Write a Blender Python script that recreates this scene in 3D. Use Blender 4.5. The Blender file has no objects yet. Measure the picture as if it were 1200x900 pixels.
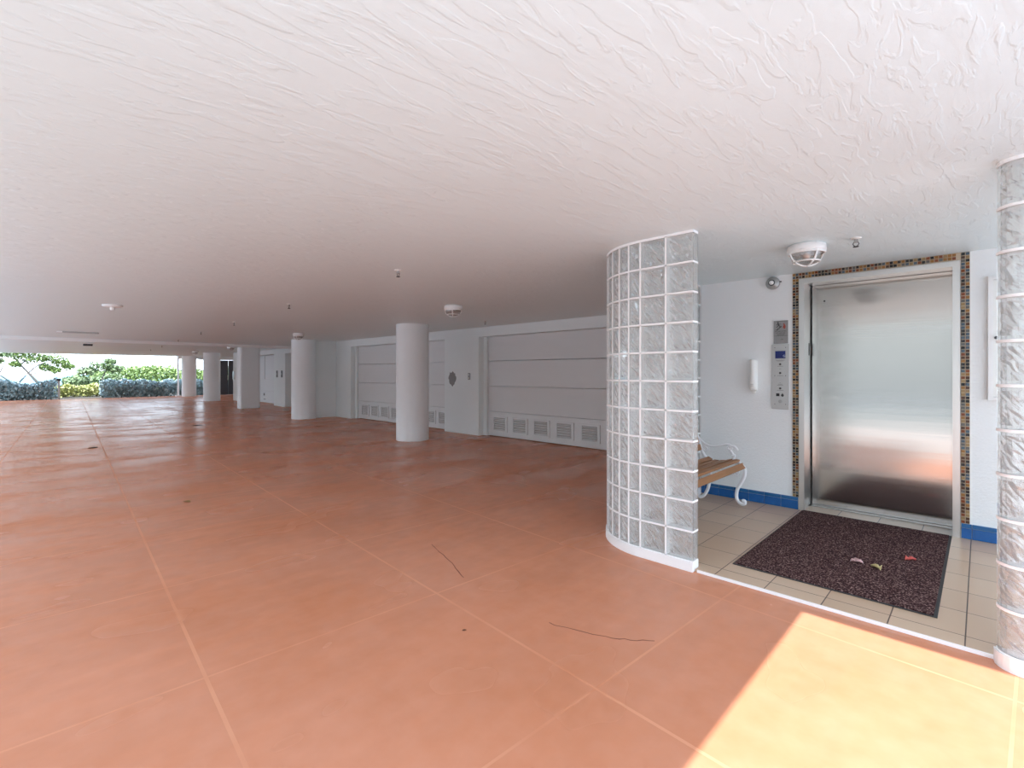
import bpy, bmesh, math, random
from mathutils import Vector, Matrix
random.seed(7)
scene = bpy.context.scene
COL = scene.collection
PI = math.pi

# ------------------------------------------------------------------ camera, world, sun, exposure
cam_d = bpy.data.cameras.new('camera')
cam = bpy.data.objects.new('camera', cam_d); COL.objects.link(cam)
cam.location = (0, 0, 1.327)
cam.rotation_euler = (PI/2, 0, math.radians(44.1))
cam_d.sensor_width = 36; cam_d.sensor_fit = 'HORIZONTAL'
cam_d.lens = 36*567/1200
cam_d.shift_y = -13/1200
cam_d.clip_start = 0.05; cam_d.clip_end = 600
scene.camera = cam

vs = scene.view_settings
scene.display_settings.display_device = 'sRGB'
vs.view_transform = 'Standard'; vs.look = 'None'; vs.gamma = 1; vs.use_curve_mapping = False
vs.exposure = 1.02
SKY_STRENGTH = 2.3
SUN_STRENGTH = 5.0

world = bpy.data.worlds.new('sky'); scene.world = world
world.use_nodes = True
wn = world.node_tree.nodes; wl = world.node_tree.links
wn.clear()
wo = wn.new('ShaderNodeOutputWorld'); wb = wn.new('ShaderNodeBackground')
wt = wn.new('ShaderNodeTexCoord'); wsx = wn.new('ShaderNodeSeparateXYZ'); wr = wn.new('ShaderNodeValToRGB')
wl.new(wt.outputs['Generated'], wsx.inputs[0]); wl.new(wsx.outputs['Z'], wr.inputs[0])
e = wr.color_ramp.elements
e[0].position = 0.0; e[0].color = (0.76, 0.88, 1.0, 1)
e[1].position = 1.0; e[1].color = (0.52, 0.68, 0.95, 1)
m = wr.color_ramp.elements.new(0.25); m.color = (0.71, 0.845, 1.0, 1)
wl.new(wr.outputs[0], wb.inputs[0]); wb.inputs[1].default_value = SKY_STRENGTH
wl.new(wb.outputs[0], wo.inputs[0])

sun_d = bpy.data.lights.new('sun', 'SUN'); sun_d.energy = SUN_STRENGTH; sun_d.angle = math.radians(0.6)
sun_d.color = (1.0, 0.97, 0.93)
sun = bpy.data.objects.new('sun', sun_d); COL.objects.link(sun)
SUN_DIR = Vector((-1.16, 1.15, -2.285))
sun.rotation_euler = SUN_DIR.to_track_quat('-Z', 'Y').to_euler()
sun.location = (4, -6, 9)

scene.cycles.max_bounces = 14
scene.cycles.diffuse_bounces = 7
scene.cycles.glossy_bounces = 5
scene.cycles.transmission_bounces = 12
scene.cycles.transparent_max_bounces = 12
scene.cycles.sample_clamp_indirect = 6
scene.cycles.caustics_reflective = False
scene.cycles.use_denoising = True

# ------------------------------------------------------------------ materials
def mat(name, col, rough=0.6, metal=0.0, bump=0.0, bscale=60, var=0.0, vscale=3, spec=0.5, stretch=(1, 1, 1), detail=4):
    mt = bpy.data.materials.new(name); mt.use_nodes = True
    n = mt.node_tree.nodes; l = mt.node_tree.links
    b = n['Principled BSDF']
    b.inputs['Base Color'].default_value = (*col, 1)
    b.inputs['Roughness'].default_value = rough
    b.inputs['Metallic'].default_value = metal
    b.inputs['Specular IOR Level'].default_value = spec
    tc = n.new('ShaderNodeTexCoord'); mp = n.new('ShaderNodeMapping')
    mp.inputs['Scale'].default_value = stretch
    l.new(tc.outputs['Object'], mp.inputs[0])
    if var:
        nz = n.new('ShaderNodeTexNoise'); nz.inputs['Scale'].default_value = vscale; nz.inputs['Detail'].default_value = 5
        l.new(mp.outputs[0], nz.inputs['Vector'])
        mx = n.new('ShaderNodeMix'); mx.data_type = 'RGBA'
        mx.inputs[6].default_value = (*[c*(1-var) for c in col], 1)
        mx.inputs[7].default_value = (*[min(1, c*(1+var)) for c in col], 1)
        l.new(nz.outputs[0], mx.inputs[0]); l.new(mx.outputs[2], b.inputs['Base Color'])
    if bump:
        nz = n.new('ShaderNodeTexNoise'); nz.inputs['Scale'].default_value = bscale; nz.inputs['Detail'].default_value = detail
        l.new(mp.outputs[0], nz.inputs['Vector'])
        bp = n.new('ShaderNodeBump'); bp.inputs['Strength'].default_value = bump; bp.inputs['Distance'].default_value = 0.01
        l.new(nz.outputs[0], bp.inputs['Height']); l.new(bp.outputs[0], b.inputs['Normal'])
    return mt

M = {}
M['stucco'] = mat('white_stucco', (0.84, 0.86, 0.86), 0.8, bump=0.35, bscale=70, var=0.03, vscale=2)
M['garage_wall'] = mat('white_garage_paint', (0.79, 0.84, 0.84), 0.75, bump=0.15, bscale=60, var=0.04, vscale=1.5)
M['column'] = mat('column_paint', (0.82, 0.86, 0.87), 0.7, bump=0.25, bscale=80, var=0.03, vscale=3)
M['door_paint'] = mat('garage_door_paint', (0.70, 0.72, 0.72), 0.55, bump=0.06, bscale=120, stretch=(1, 1, 6), var=0.03, vscale=1.2)
M['louver_shade'] = mat('louver_gap_shade', (0.42, 0.41, 0.40), 0.8)  # grey backing sheet, paints the shade between the vent slats
M['white_gloss'] = mat('white_enamel', (0.86, 0.86, 0.85), 0.35)
M['white_plastic'] = mat('white_plastic', (0.83, 0.83, 0.80), 0.4)
M['curb'] = mat('white_painted_curb', (0.84, 0.84, 0.83), 0.6, bump=0.1, var=0.03)
M['mortar'] = mat('white_mortar', (0.88, 0.88, 0.87), 0.7)
M['wood'] = mat('oiled_wood', (0.31, 0.14, 0.055), 0.5, bump=0.1, bscale=40, var=0.3, vscale=9, stretch=(4, .35, 4))
M['iron'] = mat('white_iron', (0.84, 0.85, 0.87), 0.4, bump=0.1, bscale=150)
M['gray_metal'] = mat('gray_metal', (0.42, 0.42, 0.41), 0.4, 0.5)
M['dark_metal'] = mat('dark_metal', (0.06, 0.06, 0.06), 0.5, 0.3)
M['black'] = mat('black_ink', (0.015, 0.015, 0.015), 0.6)
M['red_ink'] = mat('red_ink', (0.35, 0.06, 0.04), 0.6)
M['plaque'] = mat('grey_plaque', (0.30, 0.30, 0.295), 0.5, 0.2, var=0.1, vscale=60)
M['panel'] = mat('brushed_panel', (0.56, 0.56, 0.55), 0.4, 0.6, bump=0.05, bscale=200, stretch=(1, 1, .05))
M['grey_patch'] = mat('bare_cement_patch', (0.30, 0.30, 0.295), 0.9, bump=0.4)
M['dark_door'] = mat('dark_grey_door', (0.055, 0.06, 0.075), 0.5)
M['daylit_door'] = mat('door_paint_daylight_tint', (0.74, 0.78, 0.80), 0.5)  # paler bluish tone paints in the daylight from the far opening
M['grout'] = mat('cream_grout', (0.55, 0.46, 0.34), 0.9)
M['blue_tile'] = mat('cobalt_tile', (0.012, 0.105, 0.33), 0.22, var=0.25, vscale=12)
M['blue_tile_edge'] = mat('cobalt_bullnose', (0.018, 0.12, 0.30), 0.25, var=0.2, vscale=12)
M['tile_grout'] = mat('pale_grout', (0.45, 0.52, 0.58), 0.9)
MOS = [mat('mosaic_'+nm, tuple(q*.7 for q in c), 0.25, var=0.3, vscale=70) for nm, c in [
    ('brown', (0.10, 0.035, 0.015)), ('amber', (0.42, 0.20, 0.05)), ('black', (0.02, 0.02, 0.022)),
    ('slate', (0.10, 0.15, 0.20)), ('rust', (0.28, 0.07, 0.02)), ('tan', (0.45, 0.30, 0.14)), ('grey', (0.17, 0.17, 0.16))]]
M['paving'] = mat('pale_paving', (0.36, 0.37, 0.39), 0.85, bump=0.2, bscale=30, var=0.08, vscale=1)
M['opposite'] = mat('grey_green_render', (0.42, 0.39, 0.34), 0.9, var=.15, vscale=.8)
M['drive'] = mat('pale_bounce_drive', (0.40, 0.34, 0.31), 0.8, var=.06)
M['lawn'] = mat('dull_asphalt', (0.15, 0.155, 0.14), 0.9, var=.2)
M['sand'] = mat('shore_ground', (0.07, 0.058, 0.042), 0.95, var=0.2, vscale=.6)
M['water'] = mat('bay_water', (0.12, 0.32, 0.42), 0.6, bump=0.3, bscale=1.5)
M['bark'] = mat('grey_bark', (0.13, 0.12, 0.11), 0.9, bump=.3)
M['leaf_blue'] = mat('blue_grey_leaf', (0.36, 0.46, 0.47), 0.5, var=.5, vscale=5)
M['leaf_green'] = mat('mid_green_leaf', (0.20, 0.29, 0.09), 0.5, var=.5, vscale=3)
M['leaf_yellow'] = mat('yellow_green_leaf', (0.42, 0.44, 0.17), 0.5, var=.4, vscale=4)
M['leaf_olive'] = mat('olive_leaf', (0.17, 0.24, 0.11), 0.5, var=.5, vscale=3)
M['dry_leaf'] = mat('dry_leaf', (0.12, 0.05, 0.02), 0.7)
M['brown_leaf'] = mat('ochre_leaf', (0.25, 0.13, 0.03), 0.7)
M['petal_pink'] = mat('pale_pink_petal', (0.75, 0.47, 0.45), 0.6)
M['petal_yellow'] = mat('yellow_petal', (0.75, 0.62, 0.30), 0.6)
M['petal_red'] = mat('coral_red_petal', (0.78, 0.15, 0.12), 0.6)
M['mat_edge'] = mat('rubber_edge', (0.035, 0.032, 0.03), 0.7)
M['threshold'] = mat('sill_metal', (0.45, 0.43, 0.41), 0.35, 0.8)

def N(mt):
    return mt.node_tree.nodes, mt.node_tree.links

# ceiling: skip-trowel plaster, strokes running along Y
def ceiling_mat():
    mt = mat('trowelled_ceiling', (0.73, 0.82, 0.83), 0.40, spec=0.35)
    n, l = N(mt); b = n['Principled BSDF']
    tc = n.new('ShaderNodeTexCoord')
    def noise(sc, detail, dist, rot=0, size=1.0):
        mp = n.new('ShaderNodeMapping'); mp.inputs['Scale'].default_value = sc; mp.inputs['Rotation'].default_value = (0, 0, rot)
        l.new(tc.outputs['Object'], mp.inputs[0])
        nz = n.new('ShaderNodeTexNoise'); nz.inputs['Scale'].default_value = size; nz.inputs['Detail'].default_value = detail
        nz.inputs['Distortion'].default_value = dist
        l.new(mp.outputs[0], nz.inputs['Vector']); return nz
    a = noise((17, 4.5, 1), 6, 0.7, 0.12)
    rp = n.new('ShaderNodeValToRGB'); rp.color_ramp.elements[0].position = 0.50; rp.color_ramp.elements[1].position = 0.56
    l.new(a.outputs[0], rp.inputs[0])
    c = noise((30, 14, 1), 4, 0.6)
    ad = n.new('ShaderNodeMath'); ad.operation = 'MULTIPLY_ADD'; ad.inputs[1].default_value = 0.35
    l.new(c.outputs[0], ad.inputs[0]); l.new(rp.outputs[0], ad.inputs[2])
    g2 = noise((4.5, 1.3, 1), 6, 0.5, 0.2)
    r2 = n.new('ShaderNodeValToRGB'); r2.color_ramp.elements[0].position = 0.47; r2.color_ramp.elements[1].position = 0.60
    l.new(g2.outputs[0], r2.inputs[0])
    a2 = n.new('ShaderNodeMath'); a2.operation = 'MULTIPLY_ADD'; a2.inputs[1].default_value = 0.9
    l.new(r2.outputs[0], a2.inputs[0]); l.new(ad.outputs[0], a2.inputs[2])
    bp = n.new('ShaderNodeBump'); bp.inputs['Strength'].default_value = 0.27; bp.inputs['Distance'].default_value = 0.007
    l.new(a2.outputs[0], bp.inputs['Height']); l.new(bp.outputs[0], b.inputs['Normal'])
    return mt
M['ceiling'] = ceiling_mat()

# terracotta painted slab with a scored 1.195 m grid turned 3.4 degrees
def floor_mat():
    mt = mat('terracotta_painted_concrete', (0.5, 0.2, 0.12), 0.3, spec=0.45)
    n, l = N(mt); b = n['Principled BSDF']
    tc = n.new('ShaderNodeTexCoord')
    def math_(op, a, bb=None, c=None):
        x = n.new('ShaderNodeMath'); x.operation = op
        for i, v in enumerate((a, bb, c)):
            if v is None: continue
            if isinstance(v, (int, float)): x.inputs[i].default_value = v
            else: l.new(v, x.inputs[i])
        return x.outputs[0]
    def noise(scale, detail=4, sc=(1, 1, 1), dist=0):
        mp = n.new('ShaderNodeMapping'); mp.inputs['Scale'].default_value = sc
        l.new(tc.outputs['Object'], mp.inputs[0])
        nz = n.new('ShaderNodeTexNoise'); nz.inputs['Scale'].default_value = scale; nz.inputs['Detail'].default_value = detail
        nz.inputs['Distortion'].default_value = dist
        l.new(mp.outputs[0], nz.inputs['Vector']); return nz.outputs[0]
    s = n.new('ShaderNodeSeparateXYZ'); l.new(tc.outputs['Object'], s.inputs[0])
    X, Y = s.outputs['X'], s.outputs['Y']
    yp = math_('MULTIPLY_ADD', X, 0.060, Y)
    xp = math_('MULTIPLY_ADD', Y, -0.060, X)
    def line(v, off, w):
        t = math_('MULTIPLY_ADD', v, 1/1.195, 0.5 - off/1.195)
        f = math_('ABSOLUTE', math_('SUBTRACT', math_('FRACT', math_('ADD', t, 100.0)), 0.5))
        return math_('LESS_THAN', f, w/1.195)
    # note: fract(t)-0.5 is zero on the line
    ly = line(yp, 0.44, 0.0075); lx = line(xp, -2.46, 0.006)
    wear = math_('MULTIPLY_ADD', noise(1.6, 3), 2.2, -0.75)
    ln = math_('MULTIPLY', math_('MAXIMUM', ly, math_('MULTIPLY', lx, 0.9)), math_('MINIMUM', math_('MAXIMUM', wear, 0.08), 0.55))
    mx = n.new('ShaderNodeMix'); mx.data_type = 'RGBA'
    mx.inputs[6].default_value = (0.52, 0.195, 0.095, 1); mx.inputs[7].default_value = (0.62, 0.28, 0.175, 1)
    nn = math_('ADD', math_('MULTIPLY', noise(0.9, 4), 0.65), math_('MULTIPLY', noise(9, 4), 0.35))
    l.new(math_('MULTIPLY_ADD', nn, 2.2, -0.6), mx.inputs[0]); mx.clamp_factor = True
    m2 = n.new('ShaderNodeMix'); m2.data_type = 'RGBA'
    l.new(ln, m2.inputs[0]); l.new(mx.outputs[2], m2.inputs[6]); m2.inputs[7].default_value = (0.69, 0.34, 0.205, 1)
    l.new(m2.outputs[2], b.inputs['Base Color'])
    df = n.new('ShaderNodeBsdfDiffuse'); l.new(m2.outputs[2], df.inputs['Color'])
    sh = math_('MINIMUM', math_('MAXIMUM', math_('MULTIPLY_ADD', math_('ADD', math_('MULTIPLY', noise(1.3, 3, (1.6, .7, 1)), .65), math_('MULTIPLY', noise(7, 2, (1.6, .6, 1)), .35)), 4.0, -1.35), 0.30), 0.95)
    sh = math_('MULTIPLY', sh, math_('SUBTRACT', 1.0, math_('MULTIPLY', math_('MAXIMUM', ly, lx), 0.9)))
    mxs = n.new('ShaderNodeMixShader'); l.new(sh, mxs.inputs[0]); l.new(df.outputs[0], mxs.inputs[1]); l.new(b.outputs[0], mxs.inputs[2])
    l.new(mxs.outputs[0], n['Material Output'].inputs['Surface'])
    r = math_('MULTIPLY_ADD', noise(1.3, 2, (1.5, .8, 1)), 0.20, 0.15)
    l.new(r, b.inputs['Roughness'])
    h = math_('ADD', math_('MULTIPLY', noise(5, 2, (1.8, .7, 1)), 0.55), math_('MULTIPLY', noise(17, 2, (1.6, .8, 1)), 0.16))
    h = math_('ADD', h, math_('MULTIPLY', math_('MAXIMUM', ly, lx), -0.25))
    bp = n.new('ShaderNodeBump'); bp.inputs['Strength'].default_value = 0.20; bp.inputs['Distance'].default_value = 0.012
    l.new(h, bp.inputs['Height']); l.new(bp.outputs[0], b.inputs['Normal']); l.new(bp.outputs[0], df.inputs['Normal'])
    return mt
M['floor'] = floor_mat()

def lobby_tile_mat():
    mt = mat('lobby_tile', (0.5, 0.4, 0.3), 0.3)
    n, l = N(mt); b = n['Principled BSDF']
    tc = n.new('ShaderNodeTexCoord'); mp = n.new('ShaderNodeMapping')
    mp.inputs['Location'].default_value = (0.055, -3.30, 0)
    l.new(tc.outputs['Object'], mp.inputs[0])
    br = n.new('ShaderNodeTexBrick'); br.offset = 0; br.squash = 1
    br.inputs['Scale'].default_value = 1; br.inputs['Brick Width'].default_value = 0.297; br.inputs['Row Height'].default_value = 0.327
    br.inputs['Mortar Size'].default_value = 0.003; br.inputs['Mortar Smooth'].default_value = 0.1; br.inputs['Bias'].default_value = 0
    br.inputs['Color1'].default_value = (0.50, 0.345, 0.23, 1); br.inputs['Color2'].default_value = (0.56, 0.40, 0.275, 1)
    br.inputs['Mortar'].default_value = (0.07, 0.04, 0.03, 1)
    l.new(mp.outputs[0], br.inputs['Vector']); l.new(br.outputs['Color'], b.inputs['Base Color'])
    bp = n.new('ShaderNodeBump'); bp.inputs['Strength'].default_value = 0.4; bp.inputs['Distance'].default_value = 0.003; bp.invert = True
    l.new(br.outputs['Fac'], bp.inputs['Height']); l.new(bp.outputs[0], b.inputs['Normal'])
    return mt
M['tile'] = lobby_tile_mat()

ANISO = 0.0
def steel_mat(name='brushed_steel', aniso=0.75, rough=0.15, col=(0.58, 0.56, 0.53)):
    mt = mat(name, col, rough, 1.0)
    n, l = N(mt); b = n['Principled BSDF']
    tg = n.new('ShaderNodeTangent'); tg.direction_type = 'RADIAL'; tg.axis = 'Z'
    l.new(tg.outputs[0], b.inputs['Tangent']); b.inputs['Anisotropic'].default_value = aniso
    b.inputs['Anisotropic Rotation'].default_value = ANISO
    tc = n.new('ShaderNodeTexCoord'); mp = n.new('ShaderNodeMapping'); mp.inputs['Scale'].default_value = (0.35, 1, 9)
    l.new(tc.outputs['Object'], mp.inputs[0])
    nz = n.new('ShaderNodeTexNoise'); nz.inputs['Scale'].default_value = 1.5; nz.inputs['Detail'].default_value = 3
    l.new(mp.outputs[0], nz.inputs['Vector'])
    bp = n.new('ShaderNodeBump'); bp.inputs['Strength'].default_value = 0.05; bp.inputs['Distance'].default_value = 0.01
    l.new(nz.outputs[0], bp.inputs['Height']); l.new(bp.outputs[0], b.inputs['Normal'])
    return mt
M['steel'] = steel_mat()
M['jamb_steel'] = steel_mat('jamb_steel', 0.0, 0.34, (0.72, 0.71, 0.69))

def glass_mat(name, strength, white, clear):
    mt = bpy.data.materials.new(name); mt.use_nodes = True
    n, l = N(mt); n.clear()
    out = n.new('ShaderNodeOutputMaterial'); g = n.new('ShaderNodeBsdfGlass'); g.inputs['IOR'].default_value = 1.45
    g.inputs['Roughness'].default_value = 0.03; g.inputs['Color'].default_value = (0.98, 0.985, 0.98, 1)
    t = n.new('ShaderNodeBsdfTransparent'); t.inputs['Color'].default_value = (0.96, 0.965, 0.96, 1)
    d = n.new('ShaderNodeBsdfDiffuse'); d.inputs['Color'].default_value = (0.90, 0.90, 0.89, 1)
    tc = n.new('ShaderNodeTexCoord')
    w = n.new('ShaderNodeTexNoise'); w.inputs['Scale'].default_value = 27; w.inputs['Detail'].default_value = 0.0; w.inputs['Distortion'].default_value = 0.8
    m0 = n.new('ShaderNodeMapping'); m0.inputs['Rotation'].default_value = (0, 0.75, 0)
    mp = n.new('ShaderNodeMapping'); mp.inputs['Scale'].default_value = (1.3, 0.8, 0.45)
    l.new(tc.outputs['Object'], m0.inputs[0]); l.new(m0.outputs[0], mp.inputs[0]); l.new(mp.outputs[0], w.inputs['Vector'])
    bp = n.new('ShaderNodeBump'); bp.inputs['Strength'].default_value = strength; bp.inputs['Distance'].default_value = 0.05
    l.new(w.outputs[0], bp.inputs['Height']); l.new(bp.outputs[0], g.inputs['Normal'])
    m1 = n.new('ShaderNodeMixShader'); m1.inputs[0].default_value = clear
    l.new(g.outputs[0], m1.inputs[1]); l.new(t.outputs[0], m1.inputs[2])
    m2 = n.new('ShaderNodeMixShader'); m2.inputs[0].default_value = white
    l.new(m1.outputs[0], m2.inputs[1]); l.new(d.outputs[0], m2.inputs[2])
    l.new(m2.outputs[0], out.inputs[0])
    return mt
M['glass'] = glass_mat('clear_block_face', 0.02, 0.10, 0.5)
M['glass_wavy'] = glass_mat('wavy_block_face', 0.6, 0.16, 0.1)
def clear_glass():
    mt = bpy.data.materials.new('lamp_glass'); mt.use_nodes = True
    n, l = N(mt); n.clear()
    out = n.new('ShaderNodeOutputMaterial'); g = n.new('ShaderNodeBsdfGlossy'); g.inputs['Roughness'].default_value = 0.15
    t = n.new('ShaderNodeBsdfTransparent'); t.inputs['Color'].default_value = (0.80, 0.78, 0.76, 1)
    mx = n.new('ShaderNodeMixShader'); mx.inputs[0].default_value = 0.15
    l.new(t.outputs[0], mx.inputs[1]); l.new(g.outputs[0], mx.inputs[2]); l.new(mx.outputs[0], out.inputs[0])
    return mt
M['lamp_glass'] = clear_glass()
M['bulb'] = mat('frosted_bulb', (0.75, 0.70, 0.68), 0.4)

def carpet_mat():
    mt = mat('brown_mat_pile', (0.06, 0.03, 0.025), 0.95, spec=0.1)
    n, l = N(mt); b = n['Principled BSDF']
    tc = n.new('ShaderNodeTexCoord')
    nz = n.new('ShaderNodeTexNoise'); nz.inputs['Scale'].default_value = 110; nz.inputs['Detail'].default_value = 2
    l.new(tc.outputs['Object'], nz.inputs['Vector'])
    rp = n.new('ShaderNodeValToRGB')
    el = rp.color_ramp.elements
    el[0].position = 0.36; el[0].color = (0.018, 0.007, 0.008, 1)
    el[1].position = 0.72; el[1].color = (0.40, 0.26, 0.23, 1)
    x = el.new(0.55); x.color = (0.075, 0.034, 0.032, 1)
    l.new(nz.outputs[0], rp.inputs[0]); l.new(rp.outputs[0], b.inputs['Base Color'])
    bp = n.new('ShaderNodeBump'); bp.inputs['Strength'].default_value = 0.8; bp.inputs['Distance'].default_value = 0.006
    l.new(nz.outputs[0], bp.inputs['Height']); l.new(bp.outputs[0], b.inputs['Normal'])
    return mt
M['carpet'] = carpet_mat()
def screen_mat():
    mt = mat('blue_lcd', (0.004, 0.012, 0.11), 0.3)
    b = mt.node_tree.nodes['Principled BSDF']
    b.inputs['Emission Color'].default_value = (0.01, 0.03, 0.32, 1); b.inputs['Emission Strength'].default_value = 0.03
    return mt
M['screen'] = screen_mat()
M['lcd_text'] = mat('lcd_white', (0.7, 0.75, 0.9), 0.4)

# ------------------------------------------------------------------ mesh builder
class MB:
    def __init__(self): self.v = []; self.f = []; self.mi = []; self.sm = []; self.cur = 0
    def add(self, vs, fs, smooth=False):
        o = len(self.v); self.v += [tuple(p) for p in vs]
        for f in fs:
            self.f.append(tuple(i+o for i in f)); self.mi.append(self.cur); self.sm.append(smooth)
    def box(self, x0, x1, y0, y1, z0, z1, mtx=None):
        vs = [Vector((x, y, z)) for x in (x0, x1) for y in (y0, y1) for z in (z0, z1)]
        if mtx: vs = [mtx @ p for p in vs]
        self.add(vs, [(0, 1, 3, 2), (4, 6, 7, 5), (0, 4, 5, 1), (2, 3, 7, 6), (0, 2, 6, 4), (1, 5, 7, 3)])
        return self
    def lathe(self, prof, n=32, mtx=None, cap=True):      # prof: (r, z)
        vs = []; fs = []
        for r, z in prof:
            for k in range(n):
                a = 2*PI*k/n; p = Vector((r*math.cos(a), r*math.sin(a), z))
                vs.append(mtx @ p if mtx else p)
        for i in range(len(prof)-1):
            for k in range(n):
                a, b = i*n+k, i*n+(k+1) % n
                fs.append((a, b, b+n, a+n))
        self.add(vs, fs, True)
        if cap:
            for i in (0, len(prof)-1):
                if prof[i][0] > 1e-6:
                    ring = [vs[i*n+k] for k in range(n)]
                    self.add(ring, [tuple(range(n)) if i else tuple(reversed(range(n)))])
        return self
    def prism(self, poly, z0, z1):                          # poly: ccw xy
        n = len(poly)
        vs = [(x, y, z0) for x, y in poly] + [(x, y, z1) for x, y in poly]
        fs = [tuple(reversed(range(n))), tuple(range(n, 2*n))] + [(i, (i+1) % n, n+(i+1) % n, n+i) for i in range(n)]
        self.add(vs, fs); return self
    def prism_xz(self, poly, y0, y1):                       # poly in (x,z) extruded along y
        n = len(poly)
        vs = [(x, y0, z) for x, z in poly] + [(x, y1, z) for x, z in poly]
        fs = [tuple(range(n)), tuple(reversed(range(n, 2*n)))] + [(i, n+i, n+(i+1) % n, (i+1) % n) for i in range(n)]
        self.add(vs, fs); return self
    def tube(self, pts, r, n=10, closed=False, sx=1.0):
        pts = [Vector(p) for p in pts]; N_ = len(pts)
        rs = r if isinstance(r, (list, tuple)) else [r]*N_
        vs = []; up = None
        for i, p in enumerate(pts):
            if closed: t = pts[(i+1) % N_] - pts[i-1]
            else: t = pts[min(i+1, N_-1)] - pts[max(i-1, 0)]
            t.normalize()
            if up is None:
                up = Vector((0, 0, 1)) if abs(t.z) < 0.9 else Vector((0, 1, 0))
            up = (up - t*up.dot(t))
            if up.length < 1e-5: up = t.orthogonal()
            up.normalize(); s = t.cross(up)
            for k in range(n):
                a = 2*PI*k/n
                vs.append(p + up*math.cos(a)*rs[i] + s*math.sin(a)*rs[i]*sx)
        fs = []
        for i in range(N_ if closed else N_-1):
            for k in range(n):
                a, b = i*n+k, i*n+(k+1) % n
                c, d = ((i+1) % N_)*n+(k+1) % n, ((i+1) % N_)*n+k
                fs.append((a, b, c, d))
        self.add(vs, fs, True)
        if not closed:
            self.add(vs[:n], [tuple(reversed(range(n)))]); self.add(vs[-n:], [tuple(range(n))])
        return self
    def ball(self, c, r, n=12, sc=(1, 1, 1)):
        c = Vector(c); prof = [(math.sin(PI*i/8), -math.cos(PI*i/8)) for i in range(9)]
        vs = []; fs = []
        for rr, z in prof:
            for k in range(n):
                a = 2*PI*k/n
                vs.append(c + Vector((rr*math.cos(a)*r*sc[0], rr*math.sin(a)*r*sc[1], z*r*sc[2])))
        for i in range(8):
            for k in range(n):
                a, b = i*n+k, i*n+(k+1) % n
                fs.append((a, b, b+n, a+n))
        self.add(vs, fs, True); return self
    def text(self, s, size, x, y, z, align='CENTER', depth=0.0006):     # on a wall facing -y, centred at x,z
        cu = bpy.data.curves.new('lettering', 'FONT'); cu.body = s; cu.size = size; cu.align_x = align; cu.align_y = 'CENTER'; cu.extrude = depth
        o = bpy.data.objects.new('lettering', cu); COL.objects.link(o)
        dg = bpy.context.evaluated_depsgraph_get(); me = bpy.data.meshes.new_from_object(o.evaluated_get(dg))
        self.add([(x+p.co.x, y-p.co.z, z+p.co.y) for p in me.vertices], [tuple(p.vertices) for p in me.polygons])
        bpy.data.objects.remove(o); bpy.data.curves.remove(cu); bpy.data.meshes.remove(me)
        return self
    def build(self, name, mats, parent=None, bevel=0.0, loc=None):
        me = bpy.data.meshes.new(name)
        vs = self.v
        if loc is not None: vs = [(p[0]-loc[0], p[1]-loc[1], p[2]-loc[2]) for p in vs]
        me.from_pydata(vs, [], self.f)
        for mm in (mats if isinstance(mats, list) else [mats]): me.materials.append(mm)
        me.polygons.foreach_set('material_index', self.mi); me.polygons.foreach_set('use_smooth', self.sm)
        bm = bmesh.new(); bm.from_mesh(me)
        bmesh.ops.remove_doubles(bm, verts=bm.verts, dist=1e-6) if bevel else None
        bmesh.ops.recalc_face_normals(bm, faces=bm.faces)
        bm.to_mesh(me); bm.free(); me.update()
        o = bpy.data.objects.new(name, me); COL.objects.link(o)
        if loc is not None: o.location = loc
        if parent: o.parent = parent
        if bevel:
            md = o.modifiers.new('bevel', 'BEVEL'); md.width = bevel; md.segments = 2; md.limit_method = 'ANGLE'; md.angle_limit = math.radians(40)
        return o

def tag(o, label=None, cat=None, group=None, kind=None):
    if label: o['label'] = label
    if cat: o['category'] = cat
    if group: o['group'] = group
    if kind: o['kind'] = kind
    return o
def struct(name, mb, m, label=None, cat=None, parent=None, bevel=0):
    o = mb.build(name, m, parent, bevel)
    if parent is None: tag(o, label, cat, kind='structure')
    return o
def thing(name, label, cat, loc=(0, 0, 0), group=None, kind=None):
    o = bpy.data.objects.new(name, None); COL.objects.link(o); o.location = loc; o.empty_display_size = 0.1
    return tag(o, label, cat, group, kind)
def dup(root, loc, label, group=None):
    r = root.copy(); COL.objects.link(r); r.location = loc; r['label'] = label
    if group: r['group'] = group
    for ch in list(root.children):
        c = ch.copy(); COL.objects.link(c); c.parent = r
        for g in list(ch.children):
            d = g.copy(); COL.objects.link(d); d.parent = c
    return r

CZ = 2.285      # ceiling height
LZ = 0.017       # lobby floor height

# ------------------------------------------------------------------ structure
struct('floor', MB().prism([(-33.2, -0.9), (-4.5, -0.9), (-4.5, -0.3), (-0.95, -0.3), (-0.95, 1.3), (0.5, 1.3), (0.5, 3.3), (1.3, 3.3), (1.3, 11.5), (-33.2, 11.5)], -0.25, 0.0), M['floor'], 'terracotta painted concrete garage floor with scored joints', 'floor')
struct('ground_shore', MB().box(-64, -33.2, -40, 60, -0.3, -0.03), M['sand'], 'planted ground between the garage and the bay', 'ground')
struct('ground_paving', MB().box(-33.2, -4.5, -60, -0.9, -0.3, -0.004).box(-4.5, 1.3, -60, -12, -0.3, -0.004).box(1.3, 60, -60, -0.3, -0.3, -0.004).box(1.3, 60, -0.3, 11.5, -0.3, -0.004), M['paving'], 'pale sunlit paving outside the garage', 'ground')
struct('ground_drive', MB().box(-4.5, 1.3, -3.4, -0.3, -0.25, -0.002).box(-0.95, 1.3, -0.3, 1.3, -0.25, -0.002).box(0.5, 1.3, 1.3, 3.3, -0.25, -0.002), M['drive'], 'pale pinkish drive toned to bounce neutral light, out of view', 'ground')  # unseen floor made paler than the terracotta so its bounce stays neutral
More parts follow.
